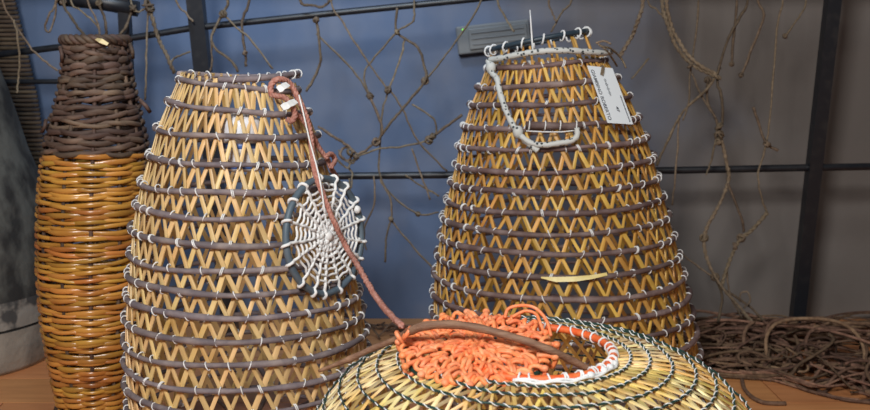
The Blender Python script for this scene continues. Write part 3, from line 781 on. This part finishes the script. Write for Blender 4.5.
sr = MB().tube(spline([floor_hit(x, y, .005) for x, y in ((742, 380), (744, 388), (750, 395.5), (758, 400.5), (767, 403), (786, 403.5))], 5), .0048, 6)
sro = sr.build('loose_rope', 'heap_rope', origin=floor_hit(764, 402)); tag(sro, 'short curved rope end lying on the bare planks', 'rope')

# a few dark rope scraps on the floor between the two tall traps
scr = empty('rope_scraps', floor_hit(385, 333), 'few dark rope scraps on the floor between the two tall traps', 'rope')
for i in range(16):
    c = floor_hit(random.uniform(345, 425), random.uniform(327, 338), .006); L_ = random.uniform(.03, .09); an = random.gauss(0, .6); cv = random.gauss(0, .03); pts = []
    for j in range(7):
        u = (j-3)/3; pts.append(Vector((c.x+L_*u*math.cos(an), min(c.y+L_*u*math.sin(an)*.5+cv*u*u, WALL_Y-.02), .005+random.random()*.012+.018*max(0, 1-u*u)*(i % 3)/2)))
    MB().tube(spline(pts, 3), .0026, 5).build('strand', 'heap_rope', scr)
# ------------------------------------------------------------------ old jar at the left, brown reed mat behind it
DJ = 2.43; jc = P(-45, 356, DJ).x
jprof = []
for y_, hw_ in ((357, 98), (352, 101), (335, 103), (300, 105), (250, 104), (210, 99), (180, 93), (150, 82.5), (120, 75), (90, 67), (60, 58), (45, 51), (32, 42), (20, 36), (8, 36), (2, 39)):
    jprof.append((hw_*DJ/F, P(-45, y_, DJ).z))
jprof[0] = (jprof[0][0], 0.0)
jar = empty('clay_jar', (jc, DJ, 0), 'large weathered grey jar with a pale foot beside the wicker basket', 'jar')
zs = P(-45, 315, DJ).z; zp = P(-45, 288, DJ).z
def rj(z): return lerp_tab(sorted([(b_, a) for a, b_ in jprof]), z)
MB().lathe([(rj(zs+.003), zs+.003), (rj(zp), zp)], 56, (jc, DJ, 0)).build('patched_band', 'jar_patch', jar)
body = [(rj(zp), zp)]+[q for q in jprof if q[1] > zp+.008]
body += [(body[-1][0]-.02, body[-1][1]), (body[-1][0]-.025, body[-1][1]-.08)]
MB().lathe(body, 56, (jc, DJ, 0)).build('body', 'jar', jar)
foot = [(.02, .001)]+[q for q in jprof if q[1] < zs-.004]+[(rj(zs), zs-.003)]
MB().lathe(foot, 56, (jc, DJ, 0)).build('foot', 'jar_foot', jar)
MB().lathe([(rj(zs)-.004, zs-.006), (rj(zs)-.004, zs+.006)], 56, (jc, DJ, 0)).build('seam', 'jar_seam', jar)
# reed mat: stack of coarse reeds leaning on the wall
mroot = empty('reed_mat', P(5, 300, 2.74), 'dark brown woven reed mat behind the grey jar', 'mat')
for j in range(78):
    y_ = -40+j*4.4; xr = lerp_tab([(-40, 10), (0, 15), (50, 27), (100, 38), (160, 46), (300, 52)], y_)
    pts = []
    for q in range(13):
        x_ = -90+(xr+90)*q/12; p = P(x_, y_, 2.735); p.y += .012*math.sin(q*PI/1+j*PI)*.6+.004*random.gauss(0, 1)*.3; pts.append(p)
    MB().tube(spline(pts, 2), .0068, 6, flat=.8).build('reed', 'mat_reed', mroot)

# ------------------------------------------------------------------ emergency lamp on the wall
c0, c1, c2, c3 = (P(x, y, WALL_Y-.03) for x, y in ((457, 27), (530, 18.5), (530, 47), (457, 55)))
ec = (c0+c1+c2+c3)/4; ew = ((c1+c2)/2-(c0+c3)/2); eh = ((c0+c1)/2-(c2+c3)/2)
lamp = empty('emergency_lamp', (ec.x, WALL_Y, ec.z), 'grey plastic emergency lamp with a green light on the wall', 'lamp')
rot = Matrix.Rotation(-math.atan2(ew.z, ew.x), 3, 'Y')
def lbox(name, m, cx_, cz_, sx, sz, y0, y1):
    c = Vector((ec.x, 0, ec.z))+rot @ Vector((cx_, 0, cz_)); c.y = (y0+y1)/2
    o = MB().box(c, sx, y1-y0, sz, rot).build(name, m, lamp, False, origin=c)
    bv = o.modifiers.new('bevel', 'BEVEL'); bv.width = min(.004, (y1-y0)*.3); bv.segments = 2
EW, EH = ew.length, eh.length
lbox('housing', 'plastic_grey', 0, 0, EW, EH, WALL_Y-.035, WALL_Y)
lbox('lens', 'plastic_lens', .012, 0, EW*.80, EH*.74, WALL_Y-.043, WALL_Y-.034)
for q in range(3): lbox('lens_rib', 'plastic_grey', .012, (q-1)*EH*.2, EW*.72, .003, WALL_Y-.046, WALL_Y-.042)
c = P(463, 30, WALL_Y-.037); MB().blob(c, .0028).build('indicator', 'led_green', lamp)

# ------------------------------------------------------------------ white bottle hung inside the left trap
bt = P(241, 112, 1.716); bb_ = P(243, 170, 1.708)
bot = empty('plastic_bottle', bb_, 'white plastic bottle with blue bands hanging inside the trap', 'bottle')
hB = bt.z-bb_.z; rB = .034
MB().lathe([(.001, 0), (rB*.9, 0), (rB, .006), (rB, hB*.80), (rB*.94, hB*.87), (rB*.6, hB*.94), (rB*.4, hB*.97), (rB*.4, hB)], 24, bb_).build('body', 'plastic_white', bot)
for a, c in ((.06, .13), (.40, .48)):
    MB().lathe([(rB-.0005, hB*a-.001), (rB+.0008, hB*a), (rB+.0008, hB*c), (rB-.0005, hB*c+.001)], 24, bb_).build('label_band', 'plastic_blue', bot)
MB().lathe([(rB*.46, hB*.96), (rB*.46, hB*1.06), (.001, hB*1.07)], 16, bb_).build('cap', 'plastic_white', bot)
top = T1.node(0, -1.4, -.012)
MB().tube([bt+Vector((0, 0, -.004)), (bt+top)/2+Vector((.004, 0, 0)), top], .0012, 5).build('hanging_cord', 'white_twine', bot)
